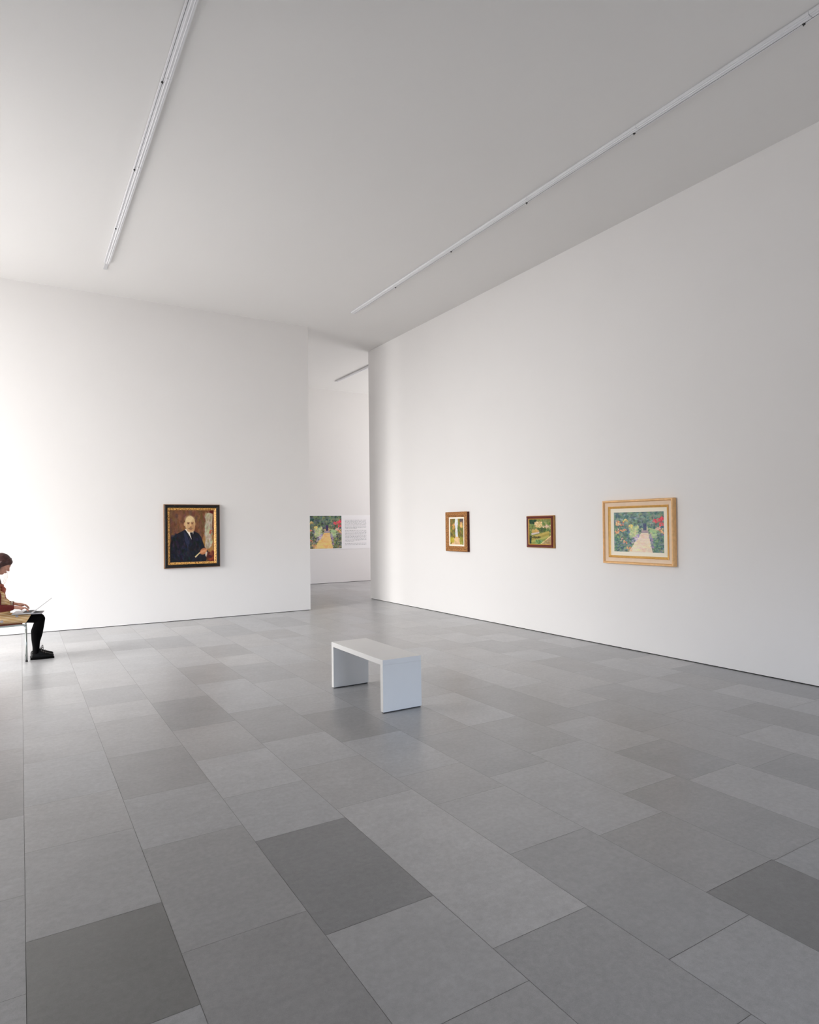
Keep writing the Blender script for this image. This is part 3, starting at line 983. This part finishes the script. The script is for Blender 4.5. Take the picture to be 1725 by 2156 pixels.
B.chain([L(-.295, 9.10, .905), L(-.29, 9.235, .93), L(-.295, 9.37, .905)], [.05, .06, .05])
NA = [L(-.300, 9.065, .895), L(-.285, 9.030, .665), L(-.075, 9.085, .660)]
FA = [L(-.300, 9.405, .895), L(-.270, 9.455, .680), L(-.070, 9.385, .676)]
B.chain(NA, [.042, .034, .022]); B.chain(FA, [.042, .034, .022])
def hand(wr, dirv, sidev):
    """palm and five bent fingers reaching along dirv, lying over the keys; sidev points to the thumb"""
    w = Vector(wr); d = Vector(dirv).normalized(); s = Vector(sidev).normalized()
    up = Vector((0, 0, 1))
    B.chain([w, w + d * .030, w + d * .060, w + d * .080 - up * .002], [.020, .021, .021, .018])
    for k, (off, ln, r0) in enumerate(((.024, .066, .0088), (.009, .074, .0092), (-.007, .070, .0090), (-.022, .056, .0080))):
        a = w + d * .078 + s * off
        p1 = a + d * ln * .42 + up * .004
        p2 = a + d * ln * .78 - up * .014
        p3 = a + d * ln * .95 - up * .034
        B.chain([a - d * .02, p1, p2, p3], [r0 * 1.1, r0, r0 * .92, r0 * .8])
    a = w + d * .028 + s * .020
    B.chain([a, a + d * .022 + s * .016 - up * .010, a + d * .050 + s * .020 - up * .026], [.0115, .0095, .0080])
hand(L(-.060, 9.090, .660), (1, .16, -.16), (-.16, 1, 0))
hand(L(-.055, 9.380, .674), (1, -.14, -.19), (-.16, -1, 0))
B.build('body', M['skin'], wo, .0042, 3)
# lips and closed lashes
Bl = Blob()
Bl.ell(Hd(.0885, 0, -.0605), (.010, .018, .0052), RM); Bl.ell(Hd(.0865, 0, -.0705), (.010, .015, .0055), RM)
Bl.build('lips', M['lip'], wo, .0025, 2)
for s in (-1, 1):
    obj('eyelashes', tube([Hd(.081, s * .018, -.010), Hd(.0815, s * .030, -.0115), Hd(.074, s * .043, -.009)], .0022, 6), M['eye'], wo, True)
    obj('eyebrow', tube([Hd(.092, s * .014, .020), Hd(.0875, s * .030, .026), Hd(.074, s * .047, .021)], .0017, 6), M['hair'], wo, True)

# hair: cap with a parting, locks down both sides and over the shoulder
H = Blob()
H.ell(Hd(-.022, 0, .036), (.104, .083, .095), RM, 3)
H.ell(Hd(.026, -.016, .056), (.066, .058, .053), RM, 3)
H.ell(Hd(.026, .016, .056), (.066, .058, .053), RM, 3)
for s_ in (-1, 1):
    H.chain([Hd(.080, s_ * .012, .074), Hd(.072, s_ * .042, .052), Hd(.040, s_ * .066, .022), Hd(.008, s_ * .077, -.012), Hd(-.014, s_ * .078, -.050)],
            [.010, .012, .013, .016, .022])
    H.chain([Hd(.050, s_ * .010, .104), Hd(.030, s_ * .052, .080), Hd(-.010, s_ * .078, .030), Hd(-.024, s_ * .082, -.040)], [.010, .012, .014, .022])
H.chain([Hd(-.075, 0, .0), L(-.335, 9.235, 1.06), L(-.365, 9.235, .93), L(-.370, 9.235, .80)], [.062, .066, .058, .030], 1.25)
for y, s in ((9.165, 1), (9.305, -1)):
    H.chain([Hd(-.020, -.078 * s, -.040), L(-.250, y, 1.035), L(-.225, y + .02 * s, .965), L(-.205, y + .03 * s, .920)], [.030, .026, .022, .010])
hair = H.build('hair', M['hair'], wo, .005, 3)
for pts in ([(-.150, 9.300, 1.170), (-.142, 9.298, 1.085), (-.138, 9.292, 1.035), (-.150, 9.285, .975), (-.178, 9.280, .930)],
            [(-.160, 9.302, 1.160), (-.156, 9.300, 1.08), (-.154, 9.296, 1.02), (-.166, 9.290, .96), (-.184, 9.285, .925)],
            [(-.172, 9.304, 1.150), (-.172, 9.302, 1.06), (-.174, 9.298, 1.0), (-.186, 9.292, .94)]):
    obj('loose_strand', tube([Vector(L(*p)) for p in catmull(pts, 5)], .0016, 6), M['strand'], hair, True)

# dress: bodice and skirt over the thighs
D = Blob()
D.chain([L(-.298, 9.235, .905), L(-.295, 9.235, .80), L(-.300, 9.235, .66), L(-.305, 9.235, .56)], [.092, .098, .094, .105], 1.38)
D.chain([L(-.215, 9.17, .80), L(-.215, 9.30, .80)], [.058, .058])
D.chain([L(-.205, 9.235, .730), L(-.185, 9.235, .690), L(-.19, 9.235, .62)], [.072, .082, .090], 1.5)
D.chain([L(-.30, 9.15, .542), L(-.12, 9.155, .512), L(.015, 9.165, .504)], [.088, .068, .064])
D.chain([L(-.30, 9.32, .542), L(-.12, 9.315, .512), L(.015, 9.305, .504)], [.088, .068, .064])
D.chain([L(-.20, 9.235, .525), L(-.04, 9.235, .510), L(.015, 9.235, .508)], [.072, .058, .055], 1.2)
D.chain([L(.015, 9.165, .504), L(.12, 9.165, .502)], [.064, .066]); D.chain([L(.015, 9.305, .504), L(.12, 9.305, .502)], [.064, .066])
D.chain([L(.015, 9.235, .508), L(.12, 9.235, .510)], [.055, .050], 1.2)
dr = D.build('dress', M['dress'], wo, .006, 3)
# trim everything past the slanted hem
me = dr.data
bmh = bmesh.new(); bmh.from_mesh(me)
n = Vector((.85, 0, -.52)).normalized()
bmesh.ops.bisect_plane(bmh, geom=bmh.verts[:] + bmh.edges[:] + bmh.faces[:], plane_co=L(.072, 9.2, .50), plane_no=n, clear_outer=True)
bmesh.ops.bisect_plane(bmh, geom=bmh.verts[:] + bmh.edges[:] + bmh.faces[:], plane_co=(0, 0, .4625), plane_no=(0, 0, -1), clear_outer=True)
bmh.to_mesh(me); bmh.free()
me.polygons.foreach_set('use_smooth', [True] * len(me.polygons))

# tights
Tg = Blob()
for y, ya, dx in ((9.170, 9.155, 0.0), (9.300, 9.310, -.004)):
    Tg.chain([L(-.24, y, .520), L(0, y, .512), L(.12, y, .503), L(.200, y, .494)], [.054, .050, .054, .053])
    Tg.chain([L(.206 + dx, y, .490), L(.196 + dx, y, .43), L(.170 + dx, ya, .325), L(.158 + dx, ya, .225), L(.160 + dx, ya, .130), L(.160 + dx, ya, .075)],
             [.055, .056, .064, .047, .037, .036])
Tg.build('tights', M['tights'], wo, .0055, 3)

# shoes
for y in (9.155, 9.310):
    S = Blob()
    S.chain([L(.135, y, .055), L(.175, y, .060)], [.037, .038])
    S.chain([L(.130, y, .040), L(.215, y, .040), L(.290, y, .035), L(.325, y, .032)], [.032, .036, .033, .026], 1.15)
    S.chain([L(.195, y, .082), L(.245, y, .058), L(.290, y, .042)], [.028, .028, .026], 1.1)
    sh = S.build('shoe', M['shoe'], wo, .005, 3)
    bm2 = bmesh.new(); bm2.from_mesh(sh.data)
    bmesh.ops.bisect_plane(bm2, geom=bm2.verts[:] + bm2.edges[:] + bm2.faces[:], plane_co=(0, 0, .014), plane_no=(0, 0, -1), clear_outer=True)
    bm2.to_mesh(sh.data); bm2.free()
    sh.data.polygons.foreach_set('use_smooth', [True] * len(sh.data.polygons))
    bm2 = bmesh.new()
    outl = [(.096, -.020), (.103, -.028), (.16, -.029), (.22, -.034), (.29, -.036), (.335, -.028), (.354, -.010),
            (.354, .010), (.335, .028), (.29, .036), (.22, .034), (.16, .029), (.103, .028), (.096, .020)]
    lo = [bm2.verts.new(L(a, y + b, 0)) for a, b in outl]
    hi = [bm2.verts.new(L(a, y + b, .022 if a < .17 else .0165)) for a, b in outl]
    bm2.faces.new(lo[::-1]); bm2.faces.new(hi)
    for k in range(len(outl)):
        q = (k + 1) % len(outl)
        bm2.faces.new((lo[k], lo[q], hi[q], hi[k]))
    obj('sole', bm2, M['sole'], sh)
    bm2 = bmesh.new()
    for k in range(3):
        x = .214 + k * .022
        z = .111 - k * .014
        add_tube(bm2, [L(x, y - .024, z - .010), L(x + .002, y, z + .001), L(x, y + .024, z - .010)], .003, 6)
    for s in (-1, 1):
        loop = catmull([(.208, y, .112), (.222, y + s * .012, .136), (.236, y + s * .022, .142), (.232, y + s * .014, .122), (.210, y, .112)], 4)
        add_tube(bm2, [Vector(L(*p)) for p in loop], .0022, 6)
    obj('laces', bm2, M['lace'], sh, True)

# cardigan: short back and sleeves to the wrist
K = Blob()
K.chain([L(-.325, 9.235, .93), L(-.332, 9.235, .78), L(-.337, 9.235, .60)], [.085, .082, .085], 1.75)
K.chain([L(-.310, 9.175, .935), L(-.303, 9.075, .905)], [.050, .062]); K.chain([L(-.310, 9.295, .935), L(-.303, 9.395, .905)], [.050, .062])
K.chain([L(-.262, 9.115, .905), L(-.232, 9.112, .80), L(-.235, 9.105, .64)], [.040, .036, .030])
K.chain([L(-.262, 9.355, .905), L(-.232, 9.358, .80), L(-.235, 9.365, .64)], [.040, .036, .030])
K.chain([L(-.305, 9.075, .905), L(-.295, 9.030, .670)], [.062, .054])
K.chain([L(-.295, 9.030, .668), L(-.20, 9.050, .664), L(-.098, 9.080, .660)], [.054, .049, .035])
K.chain([L(-.305, 9.395, .905), L(-.275, 9.455, .690)], [.062, .054])
K.chain([L(-.275, 9.455, .688), L(-.19, 9.430, .684), L(-.095, 9.393, .678)], [.052, .045, .034])
K.build('cardigan', M['cardigan'], wo, .006, 3)
obj('cuff', tube([L(-.100, 9.3945, .678), L(-.078, 9.3875, .677)], .0365, 16), M['cuff'], wo, True)

# scarf with a knot
S = Blob()
ring = [L(-.262 + .072 * math.cos(a), 9.235 + .082 * math.sin(a), .955 - .035 * math.cos(a)) for a in [k * math.pi / 10 for k in range(21)]]
S.chain(ring, [.018] * 21)
S.chain([L(-.195, 9.225, .905), L(-.180, 9.215, .875), L(-.176, 9.205, .845)], [.018, .030, .020])
S.chain([L(-.178, 9.205, .85), L(-.170, 9.190, .79), L(-.160, 9.185, .735)], [.016, .017, .012])
S.chain([L(-.182, 9.245, .85), L(-.178, 9.255, .80), L(-.166, 9.255, .75)], [.016, .017, .012])
S.build('scarf', M['scarf'], wo, .005, 3)

# ------------------------------------------------------------------ laptop and notebook on her lap
M['lap'] = mat('laptop_silver', (0.55, 0.55, 0.56, 1), .4, metal=.5)
M['key'] = mat('laptop_keys', (0.03, 0.03, 0.032, 1), .6)
M['screen'] = mat('laptop_screen', (0.02, 0.022, 0.025, 1), .2)
M['paper'] = mat('paper', (0.62, 0.61, 0.62, 1), .8)
YAW = math.radians(-8.3)
nb = thing('notebook', 'pale thin notebook on her knees under the laptop', 'notebook', (.125, 9.245, .5610), YAW)
obj('cover', box(-.030, .112, -.120, .135, 0, .003, .001), M['paper'], nb)
obj('pages', box(-.028, .110, -.118, .133, .003, .010, .001), M['paper'], nb)
lp = thing('laptop', 'open silver laptop on her lap, its screen seen edge-on', 'laptop', (.035, 9.243, .572), YAW)
obj('base', box(-.110, .112, -.160, .160, 0, .014, .003), M['lap'], lp)
bm = bmesh.new()
for i in range(5):
    for j in range(13):
        add_box(bm, .002 + i * .0185, .0185 + i * .0185, -.138 + j * .0213, -.119 + j * .0213, .0139, .0152)
obj('keyboard', bm, M['key'], lp)
obj('trackpad', box(-.085, -.020, -.045, .045, .0138, .0145), M['lap'], lp)
obj('hinge', tube([(.108, -.12, .015), (.108, .12, .015)], .005, 10), M['lap'], lp, True)
lid = obj('lid', box(0, .006, -.160, .160, 0, .222, .002), M['lap'], lp)
lid.location = (.110, 0, .016)
lid.rotation_euler = (0, math.radians(51), 0)
sr = obj('screen', box(-.0012, .0005, -.148, .148, .012, .210), M['screen'], lid)

# ------------------------------------------------------------------ camera
f_px, cx_, cy_ = 1352.0, 862.5, 1091.87
yaw, pitch, roll = 0.544956, 0.01, -0.0113387
fw = Vector((math.sin(yaw), math.cos(yaw), 0)); rt = Vector((math.cos(yaw), -math.sin(yaw), 0)); up = Vector((0, 0, 1))
fw, up = fw * math.cos(pitch) + up * math.sin(pitch), up * math.cos(pitch) - fw * math.sin(pitch)
rt, up = rt * math.cos(roll) + up * math.sin(roll), up * math.cos(roll) - rt * math.sin(roll)
cd = bpy.data.cameras.new('camera')
cd.sensor_fit = 'VERTICAL'
cd.sensor_height = 36.0
cd.sensor_width = 36.0 * 1725 / 2156
cd.lens = f_px / 2156 * 36.0
cd.shift_y = (cy_ - 1078.0) / 2156
cd.clip_start = .05
cam = bpy.data.objects.new('camera', cd)
COL.objects.link(cam)
cam.matrix_world = Matrix(((rt.x, up.x, -fw.x, 0), (rt.y, up.y, -fw.y, 0), (rt.z, up.z, -fw.z, 1.6), (0, 0, 0, 1)))
sc.camera = cam

# ------------------------------------------------------------------ view
vs = sc.view_settings
sc.display_settings.display_device = 'sRGB'
vs.view_transform = 'Standard'
vs.look = 'None'
vs.exposure = 0.0
vs.gamma = 1.0
vs.use_curve_mapping = False
cy = sc.cycles
cy.max_bounces = 16
cy.diffuse_bounces = 12
cy.glossy_bounces = 6
cy.use_denoising = True
cy.caustics_reflective = False
cy.caustics_refractive = False
cy.sample_clamp_indirect = 8.0
